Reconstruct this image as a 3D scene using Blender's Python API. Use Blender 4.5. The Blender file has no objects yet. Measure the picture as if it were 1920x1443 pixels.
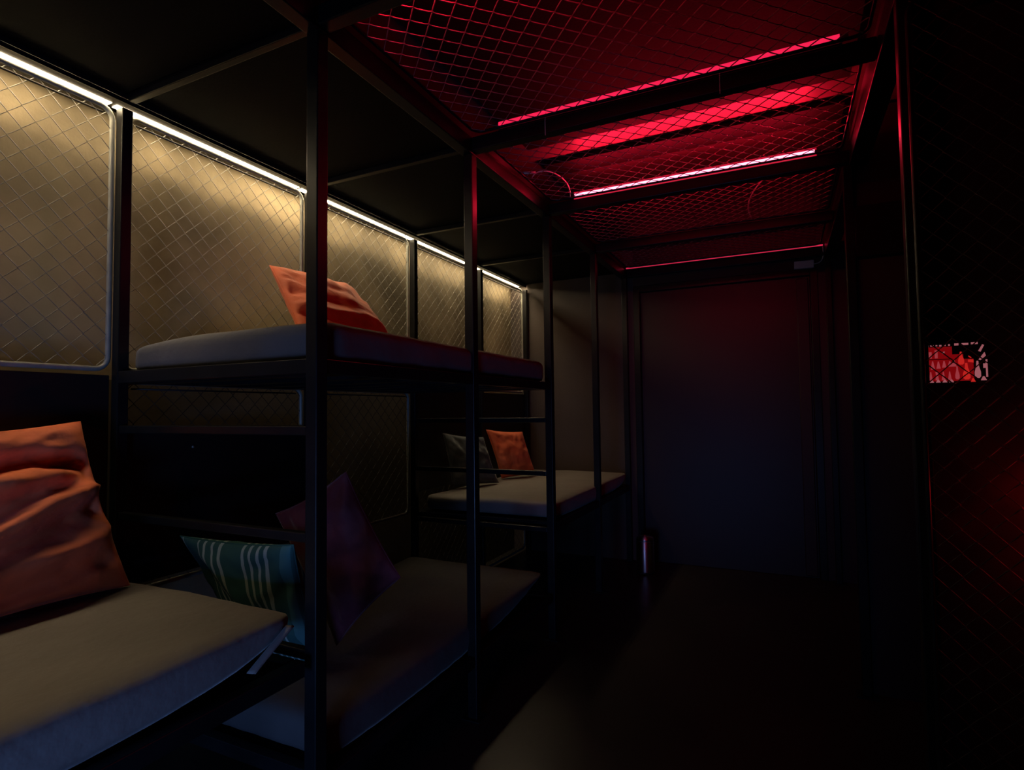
import bpy, bmesh, math, random
from mathutils import Vector, Matrix, noise

# ------------------------------------------------------------------ camera, world, exposure
S = bpy.context.scene
COL = S.collection
cam_d = bpy.data.cameras.new('camera')
cam = bpy.data.objects.new('camera', cam_d)
COL.objects.link(cam)
cam_d.sensor_fit = 'HORIZONTAL'
cam_d.sensor_width = 36.0
cam_d.lens = 36.0 * 1061.2084 / 1920.0
cam_d.clip_start = 0.02
# world axes expressed in camera axes (rows = world X, Y, Z)
RM = Matrix(((0.9013593, 0.02992317, 0.43203706),
             (0.43290295, -0.03437759, -0.90078478),
             (-0.01210195, 0.99896085, -0.04394039)))
cam.matrix_world = Matrix.Translation((0, 0, 1.5)) @ RM.to_4x4()
S.camera = cam

world = bpy.data.worlds.new('world')
S.world = world
world.use_nodes = True
world.node_tree.nodes['Background'].inputs[0].default_value = (0.02, 0.022, 0.03, 1)
world.node_tree.nodes['Background'].inputs[1].default_value = 0.02

S.view_settings.view_transform = 'Standard'
S.view_settings.look = 'None'
S.view_settings.exposure = 0.0
S.view_settings.gamma = 1.0
S.view_settings.use_curve_mapping = False
S.cycles.sample_clamp_indirect = 2.0
S.cycles.max_bounces = 6
S.cycles.caustics_reflective = False
S.cycles.caustics_refractive = False

WARM = 32.0      # radiance of the warm strip behind the wall mesh
RED = 1.0        # scale of the red ceiling strips
DAY = 11.5        # cool light entering by the doorway behind the camera


def area_light(name, loc, direction, sx, sy, power, color):
    d = bpy.data.lights.new(name, 'AREA')
    d.shape = 'RECTANGLE'
    d.size = sx
    d.size_y = sy
    d.energy = power
    d.color = color
    o = bpy.data.objects.new(name, d)
    COL.objects.link(o)
    z = -Vector(direction).normalized()
    x = Vector((1, 0, 0))
    if abs(z.x) > 0.9:
        x = Vector((0, 1, 0))
    y = z.cross(x).normalized()
    x = y.cross(z).normalized()
    m = Matrix((x, y, z)).transposed().to_4x4()
    m.translation = Vector(loc)
    o.matrix_world = m
    return o


# daylight through the doorway behind the camera
_dl = area_light('doorway_daylight', (-0.62, -1.33, 0.52), (-0.75, 1, 0.0), 0.7, 0.85, DAY, (0.19, 0.38, 1.0))

_dl.data.spread = math.radians(105)

XF = -1.385     # aisle side of the left bunks
XW = -2.54      # wire mesh along the left wall
XP = -2.70      # the lit wall behind it
XR = 0.355      # aisle side of the right bunks
YS = [1.425, 2.475, 3.52, 4.56, 5.59]
YE = 5.62
ZB0, ZB1 = 2.80, 2.88    # ceiling beams

# ------------------------------------------------------------------ materials


def mat(name, base, rough=0.5, metal=0.0, bump=0.0, bscale=60.0, var=0.0, vscale=4.0, spec=0.5, sheen=0.0,
        stretch=(1, 1, 1), detail=4.0, rvar=0.0, dark=None):
    m = bpy.data.materials.new(name)
    m.use_nodes = True
    nt = m.node_tree
    b = nt.nodes['Principled BSDF']
    b.inputs['Base Color'].default_value = (*base, 1)
    b.inputs['Roughness'].default_value = rough
    b.inputs['Metallic'].default_value = metal
    b.inputs['Specular IOR Level'].default_value = spec
    if sheen:
        b.inputs['Sheen Weight'].default_value = sheen
        b.inputs['Sheen Roughness'].default_value = 0.4
    tc = nt.nodes.new('ShaderNodeTexCoord')
    mp = nt.nodes.new('ShaderNodeMapping')
    mp.inputs['Scale'].default_value = stretch
    nt.links.new(tc.outputs['Object'], mp.inputs[0])
    if var or rvar:
        n = nt.nodes.new('ShaderNodeTexNoise')
        n.inputs['Scale'].default_value = vscale
        n.inputs['Detail'].default_value = detail
        nt.links.new(mp.outputs[0], n.inputs['Vector'])
        r = nt.nodes.new('ShaderNodeValToRGB')
        r.color_ramp.elements[0].position = 0.35
        r.color_ramp.elements[1].position = 0.68
        lo = dark if dark else tuple(c * (1 - var) for c in base)
        r.color_ramp.elements[0].color = (*lo, 1)
        r.color_ramp.elements[1].color = (*base, 1)
        nt.links.new(n.outputs['Fac'], r.inputs[0])
        if var:
            nt.links.new(r.outputs[0], b.inputs['Base Color'])
        if rvar:
            mr = nt.nodes.new('ShaderNodeMapRange')
            mr.inputs['To Min'].default_value = max(0.02, rough - rvar)
            mr.inputs['To Max'].default_value = rough + rvar
            nt.links.new(n.outputs['Fac'], mr.inputs['Value'])
            nt.links.new(mr.outputs[0], b.inputs['Roughness'])
    if bump:
        n2 = nt.nodes.new('ShaderNodeTexNoise')
        n2.inputs['Scale'].default_value = bscale
        n2.inputs['Detail'].default_value = 3
        nt.links.new(mp.outputs[0], n2.inputs['Vector'])
        bp = nt.nodes.new('ShaderNodeBump')
        bp.inputs['Strength'].default_value = bump
        bp.inputs['Distance'].default_value = 0.01
        nt.links.new(n2.outputs['Fac'], bp.inputs['Height'])
        nt.links.new(bp.outputs[0], b.inputs['Normal'])
    return m


def emit(name, color, strength):
    m = bpy.data.materials.new(name)
    m.use_nodes = True
    b = m.node_tree.nodes['Principled BSDF']
    b.inputs['Base Color'].default_value = (0.02, 0.02, 0.02, 1)
    b.inputs['Emission Color'].default_value = (*color, 1)
    b.inputs['Emission Strength'].default_value = strength
    return m


M_STEEL = mat('black_steel', (0.010, 0.011, 0.013), 0.34, 0.0, spec=0.35, var=0.3, vscale=9, rvar=0.08)
M_PANEL = mat('black_board', (0.006, 0.0055, 0.005), 0.75, spec=0.12, var=0.4, vscale=3, bump=0.1, bscale=90)
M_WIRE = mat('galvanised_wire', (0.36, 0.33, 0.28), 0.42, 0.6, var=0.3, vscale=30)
M_WIRE_D = mat('shaded_wire', (0.03, 0.027, 0.025), 0.6)  # mesh wire darkened to paint in the shade below the upper bunk
M_WIRE_C = mat('ceiling_wire', (0.60, 0.45, 0.44), 0.40, 0.4, var=0.3, vscale=30)
M_TUBE = mat('grey_frame_tube', (0.45, 0.46, 0.41), 0.45, 0.2, var=0.3, vscale=14)
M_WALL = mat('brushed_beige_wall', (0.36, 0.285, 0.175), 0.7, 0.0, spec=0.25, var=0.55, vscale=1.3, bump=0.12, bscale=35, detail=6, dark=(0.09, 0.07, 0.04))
M_CEIL = mat('lightened_ceiling_paint', (0.14, 0.09, 0.09), 0.45, var=0.35, vscale=2.2, bump=0.04, bscale=20)  # base lightened so the gap between the boards reads as a lit band
M_FLOOR = mat('dark_floor', (0.036, 0.031, 0.028), 0.34, var=0.35, vscale=1.6, bump=0.05, bscale=50, rvar=0.05)
M_FAR = mat('far_wall_black', (0.024, 0.010, 0.011), 0.45, var=0.35, vscale=1.1, bump=0.05, bscale=30)
M_BAYEND = mat('end_wall_brown', (0.072, 0.052, 0.043), 0.6, var=0.3, vscale=1.4, bump=0.1, bscale=60)
M_RIGHT = mat('right_partition', (0.035, 0.02, 0.022), 0.5, var=0.3, vscale=1.8, bump=0.06, bscale=40)
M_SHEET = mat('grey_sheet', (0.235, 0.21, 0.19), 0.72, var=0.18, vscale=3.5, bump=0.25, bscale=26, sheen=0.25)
M_SHEET2 = mat('grey_sheet_shaded', (0.11, 0.105, 0.105), 0.75, var=0.18, vscale=3.5, bump=0.25, bscale=26, sheen=0.2)  # same sheet, shade on the upper bunk put into the colour
M_SHEET3 = mat('grey_sheet_deep_shade', (0.085, 0.08, 0.08), 0.8, var=0.18, vscale=3.5, bump=0.25, bscale=26, sheen=0.1)  # same sheet, darkened further for the shade in the low bunk
M_ORANGE = mat('orange_velvet', (0.92, 0.20, 0.075), 0.75, var=0.25, vscale=7, bump=0.35, bscale=30, sheen=0.12)
M_BURG = mat('burgundy_velvet', (0.10, 0.006, 0.018), 0.75, var=0.3, vscale=7, bump=0.35, bscale=30, sheen=0.4)
M_GREY = mat('slate_velvet', (0.12, 0.135, 0.15), 0.75, var=0.35, vscale=9, bump=0.35, bscale=30, sheen=0.4)
M_BIN = mat('bin_steel', (0.8, 0.8, 0.82), 0.42, 1.0)
_b = M_BIN.node_tree.nodes['Principled BSDF']
_b.inputs['Anisotropic'].default_value = 0.9
_b.inputs['Anisotropic Rotation'].default_value = 0.25
_t = M_BIN.node_tree.nodes.new('ShaderNodeTangent')
_t.direction_type = 'RADIAL'
_t.axis = 'Z'
M_BIN.node_tree.links.new(_t.outputs[0], _b.inputs['Tangent'])
M_GLOW = emit('red_bloom', (1.0, 0.008, 0.05), 0.55)  # emissive channel that paints the bloom around the pink strip
M_CEIL2 = mat('haze_ceiling_board', (0.04, 0.028, 0.028), 0.5, var=0.3, vscale=2.2)  # paler than the other boards, to paint in the red haze
M_DARKWIRE = mat('black_coated_wire', (0.05, 0.045, 0.045), 0.5)
M_RUBBER = mat('black_plastic', (0.012, 0.012, 0.013), 0.5)
M_WHITEP = mat('white_plastic', (0.85, 0.82, 0.84), 0.5)
M_LINT = mat('pale_lint', (0.4, 0.38, 0.36), 0.9)
E_WARM = emit('warm_led', (1.0, 0.80, 0.50), WARM)
E_WARM2 = emit('warm_led_added', (1.0, 0.76, 0.44), 64.0)
E_RED_A = emit('red_led_cover', (1.0, 0.016, 0.085), 0.95)
E_RED_B = emit('red_led_bright', (1.0, 0.27, 0.42), 3.4)
E_RED_C = emit('red_led_far', (1.0, 0.03, 0.10), 0.62)

# ------------------------------------------------------------------ builders


def finish(name, bm_or_data, m, parent=None, smooth=False, loc=None):
    if isinstance(bm_or_data, bmesh.types.BMesh):
        me = bpy.data.meshes.new(name)
        bm_or_data.to_mesh(me)
        bm_or_data.free()
    else:
        v, f = bm_or_data
        me = bpy.data.meshes.new(name)
        me.from_pydata(v, [], f)
    me.materials.append(m)
    if smooth:
        me.polygons.foreach_set('use_smooth', [True] * len(me.polygons))
    o = bpy.data.objects.new(name, me)
    COL.objects.link(o)
    if parent is not None:
        o.parent = parent
    if loc is not None:
        o.location = loc
    return o


def tag(o, label=None, cat=None, group=None, kind=None):
    if label:
        o['label'] = label
    if cat:
        o['category'] = cat
    if group:
        o['group'] = group
    if kind:
        o['kind'] = kind
    return o


def thing(name, label, cat, loc=(0, 0, 0), group=None):
    o = bpy.data.objects.new(name, None)
    o.empty_display_size = 0.1
    COL.objects.link(o)
    o.location = loc
    return tag(o, label, cat, group)


def add_box(bm, x0, x1, y0, y1, z0, z1, bev=0.0):
    r = bmesh.ops.create_cube(bm, size=1.0)
    vs = r['verts']
    for v in vs:
        v.co = Vector(((x0 + x1) / 2 + v.co.x * (x1 - x0), (y0 + y1) / 2 + v.co.y * (y1 - y0), (z0 + z1) / 2 + v.co.z * (z1 - z0)))
    if bev:
        es = list({e for v in vs for e in v.link_edges})
        bmesh.ops.bevel(bm, geom=es, offset=bev, segments=2, affect='EDGES', profile=0.5)
    return bm


def box(name, x0, x1, y0, y1, z0, z1, m, parent=None, bev=0.0, kind=None):
    """world-space box; the parent's location is taken off so that it lands where it is asked for"""
    bm = bmesh.new()
    off = parent_off(parent)
    add_box(bm, x0 - off.x, x1 - off.x, y0 - off.y, y1 - off.y, z0 - off.z, z1 - off.z, bev)
    o = finish(name, bm, m, parent)
    if kind:
        o['kind'] = kind
    return o


def parent_off(p):
    off = Vector((0, 0, 0))
    while p is not None:
        off += Vector(p.location)
        p = p.parent
    return off


def tube_data(pts, r, sides=6, closed=False, V=None, F=None):
    """sweeps a circle along pts; appends to V, F"""
    if V is None:
        V, F = [], []
    n = len(pts)
    P = [Vector(p) for p in pts]
    base = len(V)
    prev = None
    for i in range(n):
        if closed:
            t = P[(i + 1) % n] - P[i - 1]
        else:
            t = P[min(i + 1, n - 1)] - P[max(i - 1, 0)]
        t.normalize()
        if prev is None:
            a = Vector((0, 0, 1)) if abs(t.z) < 0.9 else Vector((1, 0, 0))
            u = t.cross(a).normalized()
        else:
            u = (prev - t * prev.dot(t)).normalized()
        prev = u
        w = t.cross(u)
        for k in range(sides):
            an = 2 * math.pi * k / sides
            V.append(tuple(P[i] + u * (r * math.cos(an)) + w * (r * math.sin(an))))
    m = n if closed else n - 1
    for i in range(m):
        a0 = base + i * sides
        b0 = base + ((i + 1) % n) * sides
        for k in range(sides):
            k2 = (k + 1) % sides
            F.append((a0 + k, a0 + k2, b0 + k2, b0 + k))
    if not closed:
        F.append(tuple(base + k for k in reversed(range(sides))))
        F.append(tuple(base + (n - 1) * sides + k for k in range(sides)))
    return V, F


def tube(name, pts, r, m, parent=None, sides=8, closed=False):
    off = parent_off(parent)
    V, F = tube_data([Vector(p) - off for p in pts], r, sides, closed)
    return finish(name, (V, F), m, parent, smooth=True)


def bez(p0, p1, p2, p3, n=14):
    out = []
    p0, p1, p2, p3 = map(Vector, (p0, p1, p2, p3))
    for i in range(n + 1):
        t = i / n
        out.append(p0 * (1 - t) ** 3 + p1 * 3 * t * (1 - t) ** 2 + p2 * 3 * t * t * (1 - t) + p3 * t ** 3)
    return out


def chain_link(name, O, U, Vv, lu, lv, m, parent, p=0.088, r=0.0017, seed=1):
    """real woven chain link: zigzag strands running along Vv that hook round their neighbours"""
    O, U, Vv = Vector(O), Vector(U).normalized(), Vector(Vv).normalized()
    W = U.cross(Vv)
    nu = max(2, round(lu / (p / 2)))
    nv = max(2, round(lv / (p / 2)))
    hu, hv = lu / nu, lv / nv
    rnd = random.Random(seed)
    VV, FF = [], []
    off = parent_off(parent)
    b = 0.22
    for k in range(nu):          # strand k swings between k*hu and (k+1)*hu
        jit = rnd.uniform(-0.0015, 0.0015)
        pts = []
        for j in range(nv + 1):
            right = (j + k) % 2 == 0
            u = (k + (1 if right else 0)) * hu
            s = 1 if right else -1
            # the two legs that meet here lie on opposite faces of the weave
            vj = j * hv
            e = r * 1.25
            wb = e if right else -e
            if j > 0:
                pts.append(O + U * (u - s * b * hu) + Vv * (vj - b * hv) + W * (-wb * 1.0) + U * jit)
            pts.append(O + U * (u + s * r * 0.7) + Vv * vj + U * jit)
            if j < nv:
                pts.append(O + U * (u - s * b * hu) + Vv * (vj + b * hv) + W * (wb * 1.0) + U * jit)
        tube_data([q - off for q in pts], r, 4, False, VV, FF)
    o = finish(name, (VV, FF), m, parent, smooth=True)
    o['kind'] = 'stuff'
    return o


def frame_loop(O, U, Vv, lu, lv, rad, n=5):
    O, U, Vv = Vector(O), Vector(U), Vector(Vv)
    pts = []
    for cu, cv, a0 in ((lu - rad, rad, -90), (lu - rad, lv - rad, 0), (rad, lv - rad, 90), (rad, rad, 180)):
        for i in range(n + 1):
            a = math.radians(a0 + 90 * i / n)
            pts.append(O + U * (cu + rad * math.cos(a)) + Vv * (cv + rad * math.sin(a)))
    return pts


def mesh_panel(label, O, U, Vv, lu, lv, wire=None, tubem=None, r=0.011, rad=0.05, wr=0.0017, seed=1, p=0.088, group=None, ext=0.0):
    t = thing('mesh_panel', label, 'mesh panel', tuple(Vector(O)), group)
    tube('frame', frame_loop(O, U, Vv, lu, lv, rad), r, tubem or M_TUBE, t, 8, True)
    if tubem is None:
        off = Vector(O)
        tube('tension_bar', [Vector(O) + Vector(U) * 0.04 + Vector(Vv) * (lv - 0.030), Vector(O) + Vector(U) * (lu - 0.04) + Vector(Vv) * (lv - 0.030)], 0.0045, M_RUBBER, t, 6)
    g = 0.006
    O2 = Vector(O) + Vector(U) * g + Vector(Vv) * g
    chain_link('wire_mesh', O2, U, Vv, lu - 2 * g, lv - 2 * g + ext, wire or M_WIRE, t, p=p, r=wr, seed=seed)
    return t


def mattress(name, label, x0, x1, y0, y1, z0, z1, r, m, lift=(0.05, 0.05), L=(0.2, 0.2), seed=0, sag=0.008, droop=0.0):
    """a foam mattress in a fitted sheet: rounded block, crowned top, hem pulled up towards its corners"""
    nx, ny, nz = 30, 54, 7
    lx, ly, lz = x1 - x0, y1 - y0, z1 - z0
    V, F, idx = [], [], {}

    def vid(i, j, k):
        if (i, j, k) in idx:
            return idx[(i, j, k)]
        x, y, z = lx * i / nx, ly * j / ny, lz * k / nz
        ix = min(max(x, r * 1.6), lx - r * 1.6)
        iy = min(max(y, r * 1.6), ly - r * 1.6)
        iz = min(max(z, r * 0.4), lz - r)
        d = Vector(((x - ix) / 1.6, (y - iy) / 1.6, (z - iz) if z > iz else (z - iz)))
        rr = r
        if d.length > 1e-6:
            mx = max(abs(d.x), abs(d.y), abs(d.z))
            dd = d / d.length * mx
            x, y, z = ix + dd.x * 1.6, iy + dd.y * 1.6, iz + dd.z
        t = z / lz
        dn, df = y, ly - y
        up = lift[0] * math.exp(-dn / L[0]) + lift[1] * math.exp(-df / L[1])
        z = z + up * (1 - t)
        wx, wy = x0 + x, y0 + y
        q = Vector((wx * 2.3 + seed, wy * 2.3, z * 3))
        nlow = noise.noise(q)
        nmid = noise.noise(Vector((wx * 7 + seed, wy * 9, z * 9)))
        z += (nlow * 0.007 + nmid * 0.0025) * t
        if droop:
            z -= droop * math.exp(-x / 0.16) * t
        # creases running up the sides
        fx = max(0.0, 1 - min(x, lx - x) / 0.03)
        fy = max(0.0, 1 - min(y, ly - y) / 0.03)
        cr = noise.noise(Vector((wx * 16 + seed, wy * 16 + z * 9, seed))) * 0.006 * (1 - t * 0.6)
        sx = 1 if x > lx / 2 else -1
        sy = 1 if y > ly / 2 else -1
        bulge = 4 * t * (1 - t) * 0.008
        x += sx * fx * (cr + bulge) - sx * fx * up * 0.25 * (1 - t)
        y += sy * fy * (cr + bulge)
        idx[(i, j, k)] = len(V)
        V.append((x, y, z))
        return idx[(i, j, k)]

    for i in range(nx):
        for j in range(ny):
            F.append((vid(i, j, nz), vid(i + 1, j, nz), vid(i + 1, j + 1, nz), vid(i, j + 1, nz)))
            F.append((vid(i, j, 0), vid(i, j + 1, 0), vid(i + 1, j + 1, 0), vid(i + 1, j, 0)))
    for k in range(nz):
        for i in range(nx):
            F.append((vid(i, 0, k), vid(i + 1, 0, k), vid(i + 1, 0, k + 1), vid(i, 0, k + 1)))
            F.append((vid(i, ny, k), vid(i, ny, k + 1), vid(i + 1, ny, k + 1), vid(i + 1, ny, k)))
        for j in range(ny):
            F.append((vid(0, j, k), vid(0, j, k + 1), vid(0, j + 1, k + 1), vid(0, j + 1, k)))
            F.append((vid(nx, j, k), vid(nx, j + 1, k), vid(nx, j + 1, k + 1), vid(nx, j, k + 1)))
    o = finish(name, (V, F), m, None, smooth=True, loc=(x0, y0, z0))
    return tag(o, label, 'mattress')


def cushion(label, bl, br, tr, tl, T, m, seed=0, folds=None, pinch=0.06, group=None, n=46):
    bl, br, tr, tl = map(Vector, (bl, br, tr, tl))
    c = (bl + br + tr + tl) / 4
    base = Vector((c.x, c.y, min(bl.z, br.z, tr.z, tl.z)))
    N = ((br - bl) + (tr - tl)).cross((tl - bl) + (tr - br)).normalized()
    V, F = [], []

    def P(u, v, side):
        uu = u * (1 - pinch * (1 - v * v) * abs(u))
        vv = v * (1 - pinch * (1 - u * u) * abs(v))
        a, b = (uu + 1) / 2, (vv + 1) / 2
        q = bl * (1 - a) * (1 - b) + br * a * (1 - b) + tr * a * b + tl * (1 - a) * b
        e = max(0.0, (1 - u ** 2)) * max(0.0, (1 - v ** 2))
        th = T * 0.5 * (e ** 0.42)
        w = noise.noise(Vector((u * 2.2 + seed, v * 2.2, side * 3.1))) * 0.02
        w += noise.noise(Vector((u * 6 + seed, v * 6, side * 3.1))) * 0.006
        rad = noise.noise(Vector((math.atan2(v, u) * 4 + seed, 0.4, side))) * 0.012 * min(1, (u * u + v * v))
        w += rad
        if folds and side > 0:
            w += folds(u, v)
        return q + N * side * (th + w * min(1.0, e * 5)) - base

    for side in (1, -1):
        b0 = len(V)
        for j in range(n + 1):
            for i in range(n + 1):
                u = math.sin((2 * i / n - 1) * math.pi / 2 * 0.98) / math.sin(math.pi / 2 * 0.98)
                v = math.sin((2 * j / n - 1) * math.pi / 2 * 0.98) / math.sin(math.pi / 2 * 0.98)
                V.append(tuple(P(u, v, side)))
        for j in range(n):
            for i in range(n):
                a = b0 + j * (n + 1) + i
                q = (a, a + 1, a + n + 2, a + n + 1)
                F.append(q if side > 0 else tuple(reversed(q)))
    me = bpy.data.meshes.new('cushion')
    me.from_pydata(V, [], F)
    uvl = me.uv_layers.new(name='uv')
    nn = (n + 1) * (n + 1)
    for lp in me.loops:
        vi = lp.vertex_index % nn
        uvl.data[lp.index].uv = ((vi % (n + 1)) / n, (vi // (n + 1)) / n)
    bm = bmesh.new()
    bm.from_mesh(me)
    bmesh.ops.remove_doubles(bm, verts=bm.verts, dist=0.0004)
    bm.to_mesh(me)
    bm.free()
    me.materials.append(m)
    me.polygons.foreach_set('use_smooth', [True] * len(me.polygons))
    t = bpy.data.objects.new('cushion', me)
    COL.objects.link(t)
    t.location = base
    tag(t, label, 'cushion', group)
    # piped seam round the edge
    pts = []
    for k in range(4):
        for i in range(16):
            s = 2 * i / 16 - 1
            u, v = ((s, -1), (1, s), (-s, 1), (-1, -s))[k]
            pts.append(P(u, v, 1) + base)
    tube('seam', pts, 0.0035, m, t, 5, True)
    return t


# ------------------------------------------------------------------ room shell
def struct(name, *a, **k):
    o = box(name, *a, **k)
    o['kind'] = 'structure'
    return o


struct('floor', -2.8, 1.6, -1.5, 5.75, -0.08, 0.0, M_FLOOR)
struct('ceiling', -2.8, 1.6, -1.5, 5.75, 3.12, 3.2, M_CEIL)
struct('wall_left', XP - 0.1, XP, -1.5, 5.75, 0.0, 3.12, M_WALL)
struct('wall_shade_panel', XP, XP + 0.012, -1.39, YE, 0.0, 1.655, mat('shaded_lower_wall', (0.115, 0.088, 0.055), 0.75, var=0.4, vscale=2, bump=0.1, bscale=40, spec=0.2))  # added panel, its dark colour stands in for the shade under the bunks
struct('wall_right', 1.5, 1.6, -1.5, 5.75, 0.0, 3.12, M_RIGHT)
# far wall: brown at the end of the bunks, black with a door at the end of the aisle
wf = struct('wall_back', XP, -1.33, YE, YE + 0.12, 0.0, 3.12, M_BAYEND)
box('wall_header', -1.33, 0.30, YE, YE + 0.12, 2.72, 3.12, M_FAR, wf)
box('wall_side', 0.30, 1.5, YE, YE + 0.12, 0.0, 3.12, M_RIGHT, wf)
# wall behind the camera with the open doorway that lets the cool light in
wn = struct('wall_front', XP, -1.10, -1.5, -1.4, 0.0, 3.12, M_PANEL)
box('wall_side', -0.14, 1.5, -1.5, -1.4, 0.0, 3.12, M_PANEL, wn)
box('wall_header', -1.10, -0.14, -1.5, -1.4, 2.15, 3.12, M_PANEL, wn)

# the door at the end of the aisle
dr = struct('door_1', -1.27, 0.24, YE + 0.035, YE + 0.085, 0.0, 2.66, M_FAR, None, 0.004)
box('door_jamb', -1.33, -1.27, YE - 0.015, YE + 0.1, 0.0, 2.72, M_STEEL, dr, 0.004)
box('door_jamb', 0.24, 0.30, YE - 0.015, YE + 0.1, 0.0, 2.72, M_STEEL, dr, 0.004)
box('door_lintel', -1.27, 0.24, YE - 0.015, YE + 0.1, 2.66, 2.72, M_STEEL, dr, 0.004)
box('door_stile', 0.13, 0.225, YE + 0.012, YE + 0.035, 0.02, 2.64, M_RIGHT, dr, 0.006)

# ------------------------------------------------------------------ left bunks
S2 = 0.025


def post(x, y, z0, z1, parent, s=0.05, name='post', foot=False):
    p = box(name, x - s / 2, x + s / 2, y - s / 2, y + s / 2, z0, z1, M_STEEL, parent, 0.0035)
    if foot:
        box('foot_plate', x - 0.05, x + 0.05, y - 0.05, y + 0.05, 0.0, 0.006, M_STEEL, p, 0.002)
    return p


def bunk(label, ys, decks, rung_y, rungs):
    """ys: post positions; decks: (z_bottom, y0, y1)"""
    t = thing('bunk_bed_frame', label, 'bed frame', (XF - 0.6, (ys[0] + ys[-1]) / 2, 0))
    for y in ys:
        post(XF - S2, y, 0.0, 3.0 if False else ZB0, t, foot=True)
        post(XW + 0.035, y, 0.0, ZB0, t, s=0.045, name='wall_post')
    for z, y0, y1 in decks:
        h = 0.05
        box('side_rail', XF - 0.045, XF - 0.005, y0, y1, z - h, z, M_STEEL, t, 0.003)
        box('side_rail', XW + 0.015, XW + 0.055, y0, y1, z - h, z, M_STEEL, t, 0.003)
        box('end_rail', XW + 0.055, XF - 0.05, y0, y0 + 0.04, z - h, z, M_STEEL, t, 0.003)
        box('end_rail', XW + 0.055, XF - 0.05, y1 - 0.04, y1, z - h, z, M_STEEL, t, 0.003)
        box('deck_board', XW + 0.055, XF - 0.046, y0 + 0.04, y1 - 0.04, z - 0.03, z - 0.004, M_PANEL, t)
        k = 0
        n = max(2, int((y1 - y0) / 0.26))
        for i in range(n):
            yy = y0 + (y1 - y0) * (i + 0.5) / n
            box('slat', XW + 0.056, XF - 0.047, yy - 0.035, yy + 0.035, z - 0.05, z - 0.031, M_STEEL, t, 0.002)
    for z in rungs:
        box('rung', XW + 0.058, XF - 0.051, rung_y - 0.016, rung_y + 0.016, z - 0.032, z, M_STEEL, t, 0.004)
    return t


b0 = bunk('black steel bunk frame carrying the nearest mattress at the lower left', [-1.36, -0.66, 0.385], [(0.715, -1.37, 1.36)], 0.385 - 1.045, [1.09, 1.44])
b1 = bunk('black steel bunk frame with an upper and a low bed and end rungs, mid left', [YS[0], YS[1], YS[2]], [(1.68, YS[0] - 0.02, YS[2] + 0.0), (0.30, YS[0] + 0.03, YS[2] - 0.06)], YS[0], [0.72, 1.10, 1.455])
for z in (0.72, 1.09, 1.445):
    box('rung', XW + 0.058, XF - 0.051, YS[2] - 0.016, YS[2] + 0.016, z - 0.032, z, M_STEEL, b1, 0.004)
b2 = bunk('black steel bunk frame of the single raised bed against the far wall', [YS[3], YS[4] - 0.01], [(0.745, 3.57, 5.56)], YS[4], [])

# ceiling over the bunks: flat boards between cross bars, and the long beam on the aisle side
for lb, y0, y1 in (('black ceiling board above the nearest mattress', -1.39, YS[0]), ('black ceiling board above the first half of the upper bunk', YS[0], YS[1]),
                   ('black ceiling board above the second half of the upper bunk', YS[1], YS[2]), ('black ceiling board above the raised far bed, nearer half', YS[2], YS[3]),
                   ('black ceiling board above the raised far bed, against the far wall', YS[3], YE)):
    t = box('ceiling_board', XP + 0.002, XF - 0.062, y0 + 0.004, y1 - 0.004, 2.872, 2.89, M_PANEL)
    t.location = (0, 0, 0)
    tag(t, lb, 'board')
    cb = box('cross_bar', XW + 0.045, XF - 0.062, y0 + 0.006, y0 + 0.036, 2.84, 2.871, M_STEEL, t, 0.003)
bl_ = box('ceiling_beam', XF - 0.06, XF, -1.39, YE - 0.002, ZB0, ZB1, M_STEEL, None, 0.004)
tag(bl_, 'long black beam running over the front posts of the left bunks', 'beam')
box('upper_flange', XF - 0.05, XF - 0.012, -1.39, YE - 0.002, ZB1 + 0.002, ZB1 + 0.062, M_STEEL, bl_, 0.003)

# black board on the wall beside the nearest bed
t = box('wall_board', XW - 0.03, XW + 0.010, -1.39, 1.398, 0.0, 1.665, M_RUBBER, None, 0.004)
tag(t, 'plain black board on the wall behind the nearest orange cushion', 'board')

# wire mesh panels along the left wall
UY, UZ, UX = (0, 1, 0), (0, 0, 1), (1, 0, 0)
up_names = ['framed chain link panel on the lit wall at the left edge of the picture',
            'framed chain link panel on the lit wall between the first and second wall posts',
            'framed chain link panel on the lit wall right of the upper orange cushion',
            'framed chain link panel on the lit wall, third after the near wall post',
            'last framed chain link panel on the lit wall, at its far end']
ys = [0.385] + YS
for i in range(5):
    y0, y1 = ys[i] + 0.026, ys[i + 1] - 0.030
    if i == 4:
        y1 = YE - 0.05
    mesh_panel(up_names[i], (XW, y0, 1.69), UY, UZ, y1 - y0, 2.800 - 1.69, rad=0.05, seed=i)
mesh_panel('framed chain link panel on the lit wall, nearest to the camera and out of view', (XW, -0.64, 1.69), UY, UZ, 1.0, 2.800 - 1.69, seed=9)
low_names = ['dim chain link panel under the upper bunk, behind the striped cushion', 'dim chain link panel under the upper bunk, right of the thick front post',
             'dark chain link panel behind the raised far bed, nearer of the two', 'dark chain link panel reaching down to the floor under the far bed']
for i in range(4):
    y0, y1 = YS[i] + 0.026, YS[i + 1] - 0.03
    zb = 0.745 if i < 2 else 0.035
    mesh_panel(low_names[i], (XW, y0, zb), UY, UZ, y1 - y0, 1.640 - zb, wire=M_WIRE_D, seed=20 + i)

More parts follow.
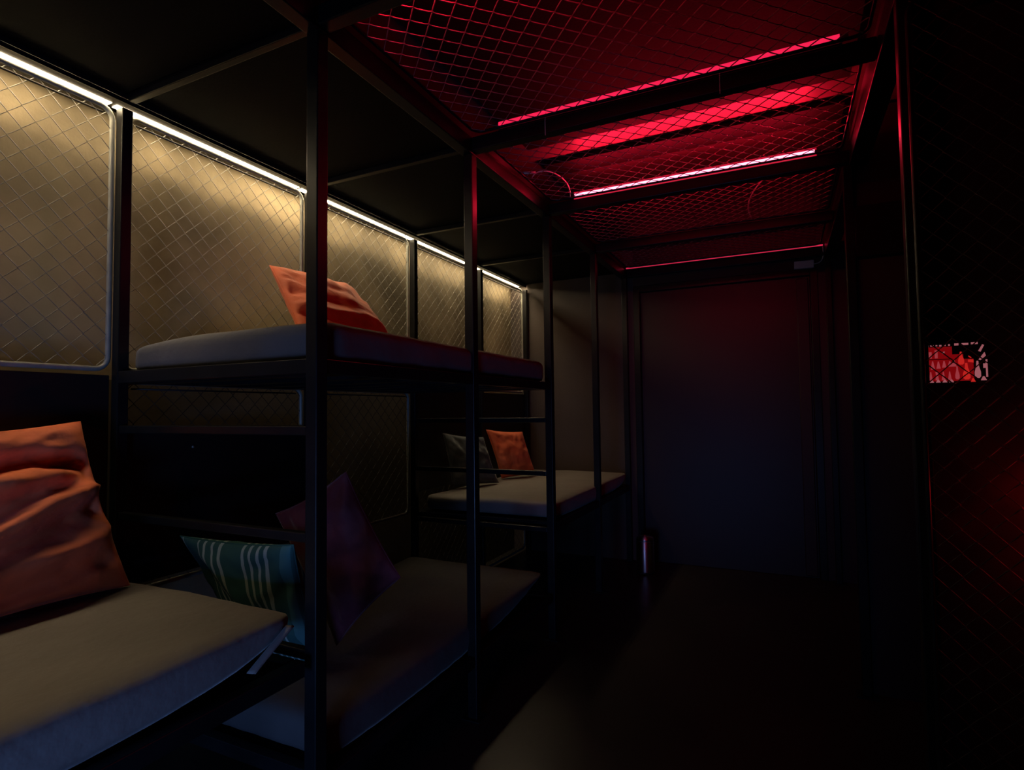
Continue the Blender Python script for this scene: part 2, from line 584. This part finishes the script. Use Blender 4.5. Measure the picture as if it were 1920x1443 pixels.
t = box('wall_board', XW + 0.012, XW + 0.024, YS[2] + 0.03, YE - 0.003, 0.89, 1.665, M_RUBBER, None, 0.003)
tag(t, 'plain black board behind the two cushions of the far raised bed', 'board')
t = box('wall_board', XW + 0.012, XW + 0.024, YS[0] + 0.03, YS[1] - 0.03, 0.775, 1.425, M_RUBBER, None, 0.003)
tag(t, 'black wall board above the striped green cushion, under the upper bunk', 'board')
tube('screw', [(XW + 0.024, 1.76, 1.345), (XW + 0.030, 1.76, 1.345)], 0.006, M_TUBE, t, 8)

# warm strip along the top of the wall
ws = thing('strip_light', 'warm white light strip glowing along the top of the left wall', 'light strip', (XW - 0.04, 2.0, 2.80))
for y0, y1 in ((-1.39, 0.38), (0.39, YS[0] - .01), (YS[0] + .01, YS[1] - .01), (YS[1] + .01, YS[2] - .01), (YS[2] + .01, YS[3] - .01), (YS[3] + .01, YE - 0.03)):
    box('diffuser', XW - 0.078, XW - 0.042, y0, y1, 2.847, 2.8485, E_WARM, ws)
    box('diffuser', XW + 0.022, XW + 0.038, y0, y1, 2.8465, 2.848, E_WARM2, ws)  # second LED row, hidden by the lip, added to light the bunks
box('profile', XW - 0.082, XW + 0.0415, -1.39, YE - 0.02, 2.849, 2.870, M_RUBBER, ws)
box('profile_lip', XW + 0.0385, XW + 0.0415, -1.39, YE - 0.02, 2.830, 2.8485, M_RUBBER, ws)

# ------------------------------------------------------------------ ceiling cage over the aisle
XB0, XB1 = XF + 0.001, XR - 0.001
beam_names = ['black cross beam of the aisle ceiling, nearest and above the frame', 'black cross beam under the first red strip', 'black cross beam under the bright pink strip',
              'black cross beam without a strip, before the far wall', 'black cross beam against the far wall above the door']
for i, y in enumerate(YS):
    if i == 4:
        y = YE - 0.03
    t = box('ceiling_beam', XB0, XB1, y - 0.028, y + 0.028, ZB0 + 0.01, ZB1, M_STEEL, None, 0.005)
    tag(t, beam_names[i], 'beam')
t = box('ceiling_beam', XR, XR + 0.09, -1.39, YE - 0.002, ZB0 - 0.01, ZB1 + 0.05, M_STEEL, None, 0.004)
tag(t, 'long black beam along the right side of the aisle ceiling', 'beam')

ceil_names = ['red lit chain link panel of the aisle ceiling, nearest to the camera', 'chain link panel of the aisle ceiling between the first and the pink strip',
              'chain link panel of the aisle ceiling just beyond the bright pink strip', 'chain link panel of the aisle ceiling before the door']
for i in range(4):
    y0, y1 = YS[i] + 0.045, YS[i + 1] - 0.05
    y1 -= 0.07 if i == 3 else 0.0
    mesh_panel(ceil_names[i], (XB0 + 0.03, y0 - 0.01, ZB1 + 0.008), UX, UY, XB1 - XB0 - 0.06, y1 - y0 + 0.02, wire=M_WIRE_C, tubem=M_STEEL, r=0.007, wr=0.0023, seed=40 + i, p=0.094)


def red_strip(label, y, x0, x1, z, h, em, bloom=None, ties=()):
    channel_mat = bloom or M_RUBBER
    g = h * 0.45 if bloom else 0.0
    t = thing('strip_light', label, 'light strip', ((x0 + x1) / 2, y, z))
    box('channel', x0 - 0.01, x1 + 0.01, y - 0.004, y + 0.018, z - h / 2 - 0.002 - g, z + h / 2 + 0.002 + g, channel_mat, t, 0.001)
    V, F = tube_data([Vector((x0, y - 0.007, z)) - Vector(t.location), Vector((x1, y - 0.007, z)) - Vector(t.location)], h / 2, 8)
    finish('led_tube', (V, F), em, t, smooth=False)
    box('end_cap', x1, x1 + 0.03, y - 0.014, y + 0.006, z - 0.008, z + 0.008, M_RUBBER, t, 0.002)
    box('end_cap', x0 - 0.03, x0, y - 0.014, y + 0.006, z - 0.008, z + 0.008, M_RUBBER, t, 0.002)
    for x in ties:
        tube('cable_tie', [(x, y - 0.034, z - 0.12), (x, y - 0.036, z - 0.05), (x, y - 0.03, z - 0.02), (x, y - 0.012, z + 0.008)], 0.0016, M_WHITEP, t, 5)
    return t


RC = (1.0, 0.006, 0.035)
red_strip('red light strip on the nearest cross beam, just above the picture', YS[0] + 0.02, -1.25, 0.2, 2.925, 0.02, E_RED_A)
red_strip('wide red light strip seen through the near ceiling mesh', YS[1], -1.235, 0.235, 2.916, 0.032, E_RED_A, ties=(-0.98, -0.20))
red_strip('brightest strip, glowing pinkish white on the second cross beam', YS[2], -1.205, 0.195, 2.911, 0.025, E_RED_B, bloom=M_GLOW)
red_strip('thin dim red strip above the far door', YE - 0.07, -1.38, 0.345, 2.895, 0.013, E_RED_C)
LW = 0.02
area_light('strip_glow_near', (-0.72, YS[0] + 0.045, 2.918), (0, 1, 0.0), 0.95, LW, 3.2 * RED, RC)
area_light('strip_glow_a', (-0.5, YS[1] + 0.03, 2.935), (0, 0.35, 1), 1.4, LW, 0.5 * RED, RC)
area_light('strip_glow_b_up', (-0.5, YS[2] - 0.05, 2.93), (0, -0.75, 1), 1.35, LW, 20.0 * RED, RC)
area_light('strip_glow_b_far', (-0.5, YS[2] + 0.03, 2.93), (0, 1, 0.15), 1.35, LW, 4.0 * RED, RC)
area_light('strip_glow_b_near', (-0.5, YS[2] - 0.032, 2.925), (0, -1, -0.4), 1.35, LW, 0.35 * RED, RC)
area_light('strip_glow_c', (-0.5, YE - 0.09, 2.905), (0, -1, 0.3), 1.6, 0.012, 0.2 * RED, RC)

t = box('ceiling_board', XF + 0.02, XR - 0.02, 3.365, 3.545, 3.085, 3.119, M_PANEL)  # added dark board, gives the red band its sharp far edge
tag(t, 'narrow added black board masking the aisle ceiling between the red band and the pink strip', 'board')
t = box('ceiling_board', XF + 0.02, XR - 0.02, -1.38, 3.11, 3.085, 3.119, M_PANEL)  # added dark board, keeps the ceiling unlit up to the red band
tag(t, 'added black board masking the aisle ceiling on the near side of the bright red band', 'board')
t = box('ceiling_board', XF + 0.02, XR - 0.02, 3.555, YE - 0.02, 3.085, 3.119, M_CEIL2)  # added board, paler base carries the red haze beyond the strip
tag(t, 'added board, lightened for the red haze, under the aisle ceiling between the pink strip and the door', 'board')
# cables and the small power supply
def P(x, y, z):
    return (x, y, z)


t = tube('cable', bez((-1.335, 3.10, 2.905), (-1.24, 2.98, 2.93), (-1.12, 3.22, 2.93), (-1.235, 3.50, 2.905)), 0.004, M_WHITEP, None, 6)
tag(t, 'thin cable looping down to the left end of the pink strip', 'cable')
t = tube('cable', bez((-0.03, 3.70, 2.906), (-0.16, 4.0, 2.93), (-0.22, 4.3, 2.92), (-0.17, 4.53, 2.90), 16), 0.0055, M_WHITEP, None, 6)
tag(t, 'curved cable lying on the ceiling mesh beyond the pink strip', 'cable')
t = tube('connector', [(-1.36, 3.02, 2.908), (-1.29, 3.05, 2.908)], 0.008, M_WHITEP, None, 8)
tag(t, 'short pale connector on the ceiling mesh left of the pink strip', 'connector')
ps = thing('power_supply', 'small pale power supply box on the wall above the door', 'power supply', (0.196, YE - 0.01, 2.75))
bm = bmesh.new()
add_box(bm, -0.078, 0.078, -0.036, -0.001, -0.034, 0.034, 0.004)
o = finish('case', bm, M_WHITEP, ps)
o.rotation_euler = (0, 0.02, 0)
tube('lead', bez((0.275, YE - 0.03, 2.748), (0.36, YE - 0.03, 2.75), (0.35, YE - 0.05, 2.82), (0.344, YE - 0.068, 2.885)), 0.0045, M_WHITEP, ps, 6)

# ------------------------------------------------------------------ right side
rb = thing('bunk_bed_frame', 'black steel frame posts along the right side of the aisle', 'bed frame', (XR + 0.3, 3.0, 0))
post(XR + 0.022, 2.105, 0.0, ZB0 - 0.012, rb, s=0.045, foot=True)
post(0.345, 3.495, 0.0, ZB0 - 0.012, rb, s=0.045, foot=True)
post(XR + 0.022, 5.56, 0.0, ZB0 - 0.012, rb, s=0.045, foot=True)
# partition that faces the aisle opening
t = box('partition', 0.37, 1.498, 3.52, 3.56, 0.0, 3.10, M_RIGHT)
tag(t, 'tall dark red lit partition board left of the thick right post', 'partition')
box('head_rail', 0.372, 1.48, 3.488, 3.519, 2.29, 2.565, M_STEEL, t, 0.004)
t = box('partition', 0.40, 1.498, 2.14, 2.18, 0.0, 3.10, M_RIGHT)
tag(t, 'dark partition board at the right edge, behind the small sign', 'partition')
mesh_panel('chain link panel in front of the partition with the small sign', (0.378, 2.060, 0.05), UX, UZ, 1.09, 2.70, wire=M_DARKWIRE, tubem=M_STEEL, r=0.007, wr=0.0018, seed=71, p=0.07)
lamp = thing('added_lamp', 'added red lamp for the glow on the right partition, beyond the edge of the picture', 'lamp', (0.90, 2.14, 1.32))  # added out of view to make the red glow on the partition
box('lamp_base', 0.86, 0.94, 2.125, 2.14, 1.26, 1.38, M_RUBBER, lamp, 0.004)
bm = bmesh.new()
bmesh.ops.create_uvsphere(bm, u_segments=16, v_segments=10, radius=0.028)
o = finish('lamp_globe', bm, emit('red_globe', (1.0, 0.01, 0.03), 2.0), lamp, smooth=True)
o.location = (0, -0.04, 0)
pl = bpy.data.lights.new('added_lamp_light', 'POINT')
pl.energy = 1.6
pl.color = (1.0, 0.01, 0.02)
pl.shadow_soft_size = 0.012
po = bpy.data.objects.new('added_lamp_light', pl)
COL.objects.link(po)
po.location = (0.83, 2.03, 1.18)

# small backlit sign with rows of printed shapes
sg = thing('sign', 'small glowing red sign with pale bottle and wedge shapes behind the mesh', 'sign', (0.47, 2.13, 1.627))
SX0, SX1, SZ0, SZ1 = 0.398, 0.547, 1.566, 1.688
yS = 2.118
box('sign_plate', SX0 - 0.002, SX1 + 0.002, yS, yS + 0.02, SZ0 - 0.002, SZ1 + 0.002, M_RUBBER, sg, 0.001)
E_S1 = emit('sign_red', (0.50, 0.004, 0.008), 0.35)
E_S2 = emit('sign_rose', (0.6, 0.07, 0.09), 0.5)
E_S3 = emit('sign_pale', (0.6, 0.18, 0.21), 0.5)
E_S4 = emit('sign_scarlet', (0.8, 0.025, 0.02), 0.6)


def spoly(name, polys, m, dy):
    V, F = [], []
    for pl_ in polys:
        b = len(V)
        for (u, v) in pl_:
            V.append((SX0 + (SX1 - SX0) * u - 0.47, yS - dy - 2.13, SZ1 - (SZ1 - SZ0) * v - 1.627))
        F.append(tuple(range(b, b + len(pl_))))
    o = finish(name, (V, F), m, sg)
    o['kind'] = 'stuff'
    return o


def rect(u0, u1, v0, v1):
    return [(u0, v0), (u1, v0), (u1, v1), (u0, v1)]


def wedge(u, w, v0, v1, up=True):
    return [(u - w * (0.25 if up else 1), v0), (u + w * (0.25 if up else 1), v0), (u + w * (1 if up else .3), v1), (u - w * (1 if up else .3), v1)]


def bottle(u, w, v0, v1):
    h = v1 - v0
    return [(u - w * .3, v0), (u + w * .3, v0), (u + w * .45, v0 + h * .3), (u + w, v0 + h * .65), (u + w, v0 + h * .9), (u + w * .5, v1), (u - w * .5, v1), (u - w, v0 + h * .9), (u - w, v0 + h * .65), (u - w * .45, v0 + h * .3)]


spoly('sign_ground', [rect(0.02, 0.44, 0.10, 0.40), rect(0.02, 0.78, 0.42, 0.96), rect(0.44, 0.62, 0.3, 0.42)], E_S1, 0.0006)
spoly('sign_print', [wedge(0.11 + .095 * i, .036, .45 + .012 * (i % 2), .66 - .02 * i) for i in range(4)] + [wedge(.07 + .105 * i, .03, .72, .93) for i in range(4)] +
      [rect(.03, .05, .45, .70), wedge(.17, .022, .72, .86, False), bottle(.51, .035, .60, .92), rect(.05, .10, .22, .38), rect(.15, .20, .18, .38), wedge(.46, .045, .44, .60)], E_S2, 0.0012)
spoly('sign_print', [rect(.01, .05, .05, .10), rect(.08, .14, .05, .08), rect(.17, .20, .05, .08), rect(.23, .27, .05, .09), rect(.31, .34, .05, .08), rect(.38, .41, .04, .08),
                     rect(.48, .55, .03, .08), rect(.60, .71, .03, .08), rect(.75, .86, .02, .07), wedge(.08, .042, .92, .99), wedge(.19, .042, .92, .99), wedge(.30, .042, .92, .99), wedge(.41, .042, .92, .99),
                     wedge(.93, .05, .86, .96), [(.86, .24), (.93, .08), (.96, .10), (.90, .26)], [(.86, .45), (.96, .27), (.98, .36), (.89, .47)],
                     bottle(.84, .05, .48, .90), rect(.93, .97, .55, .66), rect(.97, 1.0, .45, .88), [(.27, .25), (.31, .21), (.32, .24), (.28, .28)]], E_S3, 0.0016)
spoly('sign_print', [bottle(.66, .06, .52, .93), bottle(.58, .05, .24, .56), [(.69, .44), (.78, .44), (.78, .52), (.69, .50)], [(.70, .34), (.75, .39), (.74, .41), (.70, .37)], wedge(.76, .04, .90, .99)], E_S4, 0.0020)

# ------------------------------------------------------------------ mattresses
mattress('mattress', 'grey mattress of the nearest raised bed, blue lit along its front edge', -2.455, -1.435, -1.34, 1.355, 0.717, 0.862, 0.030, M_SHEET, lift=(0.03, 0.095), L=(0.2, 0.22), seed=3)
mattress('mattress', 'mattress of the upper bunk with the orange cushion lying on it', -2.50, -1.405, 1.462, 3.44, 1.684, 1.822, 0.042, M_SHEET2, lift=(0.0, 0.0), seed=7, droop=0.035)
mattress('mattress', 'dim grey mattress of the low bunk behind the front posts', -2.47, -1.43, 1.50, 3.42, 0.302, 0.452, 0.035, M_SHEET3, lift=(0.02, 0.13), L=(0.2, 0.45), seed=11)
mattress('mattress', 'beige grey mattress of the raised bed at the far end', -2.46, -1.425, 3.60, 5.55, 0.747, 0.870, 0.026, M_SHEET, lift=(0.02, 0.05), L=(0.2, 0.2), seed=17)
# loose corner of the fitted sheet on the nearest bed
V, F = [], []
na, nb = 14, 6
for i in range(na + 1):
    for j in range(nb + 1):
        a, b = i / na, j / nb
        y = 1.322 - a * 0.15 + b * 0.024
        z = 0.832 - a * 0.085 - b * 0.006
        x = -1.431 + 0.016 * math.sin(b * math.pi) + 0.006 * a
        V.append((x + 1.435, y - 1.30, z - 0.75))
for i in range(na):
    for j in range(nb):
        q = i * (nb + 1) + j
        F.append((q, q + 1, q + nb + 2, q + nb + 1))
near_m = [o for o in COL.objects if o.name == 'mattress'][0]
o = finish('sheet_fold', (V, F), M_SHEET, near_m, smooth=True)
o.location = Vector((-1.435, 1.30, 0.75)) - near_m.location
md = o.modifiers.new('solid', 'SOLIDIFY')
md.thickness = 0.003

# ------------------------------------------------------------------ cushions


def ridge(x):
    return math.exp(-(x * x))


def folds_near(u, v):
    d = 0.0
    for (v0, slope, curve, w, amp) in ((0.52, -0.04, 0.05, 0.10, -0.050), (0.28, 0.10, -0.05, 0.09, 0.022), (0.06, 0.26, 0.04, 0.10, -0.042), (-0.16, 0.30, 0.06, 0.09, 0.030),
                                       (-0.36, 0.34, 0.0, 0.11, -0.040), (-0.60, 0.30, -0.08, 0.10, 0.024), (-0.84, 0.22, 0.0, 0.10, -0.02)):
        c = v0 + slope * u + curve * math.sin(u * 3.1) + 0.05 * noise.noise(Vector((u * 2.5, v0 * 7, 0)))
        d += amp * ridge((v - c) / w)
    d += 0.007 * noise.noise(Vector((u * 3 + v * 2, v * 11 - u * 3, 4)))
    d += 0.012 * ridge((u - 0.55 - 0.3 * v) / 0.07) * noise.noise(Vector((v * 5, 2, 2)))
    return d * 1.6


def folds_up(u, v):
    d = 0.0
    for (v0, slope, w, amp) in ((-0.62, -0.25, 0.09, -0.022), (-0.40, -0.20, 0.10, 0.014), (-0.1, -0.35, 0.07, -0.010), (0.35, -0.3, 0.08, -0.008)):
        d += amp * ridge((v - v0 - slope * u - 0.08 * math.sin(3 * u)) / w)
    d += 0.010 * noise.noise(Vector((u * 3, v * 9 + u * 6, 1))) * max(0, -u + 0.1)
    return d


cushion('large orange velvet cushion with deep folds leaning on the wall at the lower left', (-2.16, 0.62, 0.872), (-2.205, 1.30, 0.870), (-2.42, 1.235, 1.475), (-2.42, 0.60, 1.44), 0.20, M_ORANGE, seed=2, folds=folds_near)
cushion('orange cushion lying on the upper bunk behind the thick front post', (-2.02, 1.95, 1.845), (-2.00, 2.66, 1.845), (-2.36, 2.66, 2.26), (-2.36, 2.06, 2.255), 0.17, M_ORANGE, seed=5, folds=folds_up, pinch=0.05)
cushion('small orange cushion on the raised bed at the far end', (-2.33, 4.62, 0.88), (-2.15, 4.98, 0.88), (-2.24, 4.88, 1.29), (-2.42, 4.50, 1.325), 0.12, M_ORANGE, seed=8)
cushion('dark grey cushion left of the small far orange one', (-2.42, 3.92, 0.88), (-2.22, 4.34, 0.88), (-2.30, 4.22, 1.27), (-2.47, 3.86, 1.32), 0.12, M_GREY, seed=13)
cushion('dark red cushion with a pointed corner on the low bunk behind the thick post', (-1.76, 1.90, 0.50), (-1.44, 1.92, 0.82), (-1.62, 1.80, 1.255), (-1.99, 1.78, 1.065), 0.10, M_BURG, seed=21)
M_STRIPE = bpy.data.materials.new('green_striped_weave')
M_STRIPE.use_nodes = True
nt = M_STRIPE.node_tree
bs = nt.nodes['Principled BSDF']
bs.inputs['Roughness'].default_value = 0.85
uvn = nt.nodes.new('ShaderNodeTexCoord')
sep = nt.nodes.new('ShaderNodeSeparateXYZ')
nt.links.new(uvn.outputs['UV'], sep.inputs[0])
ns = nt.nodes.new('ShaderNodeTexNoise')
ns.inputs['Scale'].default_value = 9
nt.links.new(uvn.outputs['UV'], ns.inputs['Vector'])
ad = nt.nodes.new('ShaderNodeMath')
ad.operation = 'MULTIPLY_ADD'
ad.inputs[1].default_value = 0.008
nt.links.new(ns.outputs['Fac'], ad.inputs[0])
nt.links.new(sep.outputs['X'], ad.inputs[2])
rp = nt.nodes.new('ShaderNodeValToRGB')
rp.color_ramp.interpolation = 'CONSTANT'
G, Wt = (0.03, 0.115, 0.105, 1), (0.36, 0.46, 0.42, 1)
G2 = (0.07, 0.20, 0.19, 1)
stops = [(0.0, G), (0.03, Wt), (0.055, G), (0.09, Wt), (0.11, G), (0.27, Wt), (0.285, G), (0.32, Wt), (0.335, G), (0.37, Wt), (0.385, G), (0.42, Wt), (0.44, G),
         (0.56, Wt), (0.575, G), (0.605, Wt), (0.62, G), (0.65, Wt), (0.665, G), (0.695, Wt), (0.715, G), (0.82, G2), (0.93, G)]
rp.color_ramp.elements[0].position, rp.color_ramp.elements[0].color = stops[0]
rp.color_ramp.elements[1].position, rp.color_ramp.elements[1].color = stops[1]
for p_, c_ in stops[2:]:
    e = rp.color_ramp.elements.new(p_)
    e.color = c_
nt.links.new(ad.outputs[0], rp.inputs[0])
nt.links.new(rp.outputs[0], bs.inputs['Base Color'])
cushion('dark green cushion with pale stripes on the low bunk beyond the nearest mattress', (-2.08, 1.80, 0.485), (-1.68, 1.74, 0.485), (-1.655, 1.56, 1.01), (-2.27, 1.54, 0.995), 0.15, M_STRIPE, seed=31)

# ------------------------------------------------------------------ bin by the far wall
bn = thing('waste_bin', 'slim steel bin standing on the floor beside the far door', 'bin', (-1.19, 5.27, 0))


def lathe(name, prof, m, parent, seg=32):
    V, F = [], []
    for r_, z in prof:
        for k in range(seg):
            a = 2 * math.pi * k / seg
            V.append((r_ * math.cos(a), r_ * math.sin(a), z))
    for i in range(len(prof) - 1):
        for k in range(seg):
            k2 = (k + 1) % seg
            F.append((i * seg + k, i * seg + k2, (i + 1) * seg + k2, (i + 1) * seg + k))
    return finish(name, (V, F), m, parent, smooth=True)


lathe('body', [(0.0, 0.012), (0.078, 0.012), (0.080, 0.014), (0.080, 0.285), (0.078, 0.287), (0, 0.287)], M_BIN, bn)
lathe('base_ring', [(0.0, 0.0), (0.083, 0.0), (0.083, 0.011), (0.0, 0.0115)], M_RUBBER, bn)
lathe('lid', [(0.0, 0.292), (0.080, 0.292), (0.081, 0.30), (0.074, 0.316), (0.05, 0.326), (0.0, 0.330)], M_BIN, bn)
o = box('pedal', -1.215, -1.165, 5.155, 5.19, 0.008, 0.016, M_RUBBER, bn, 0.002)
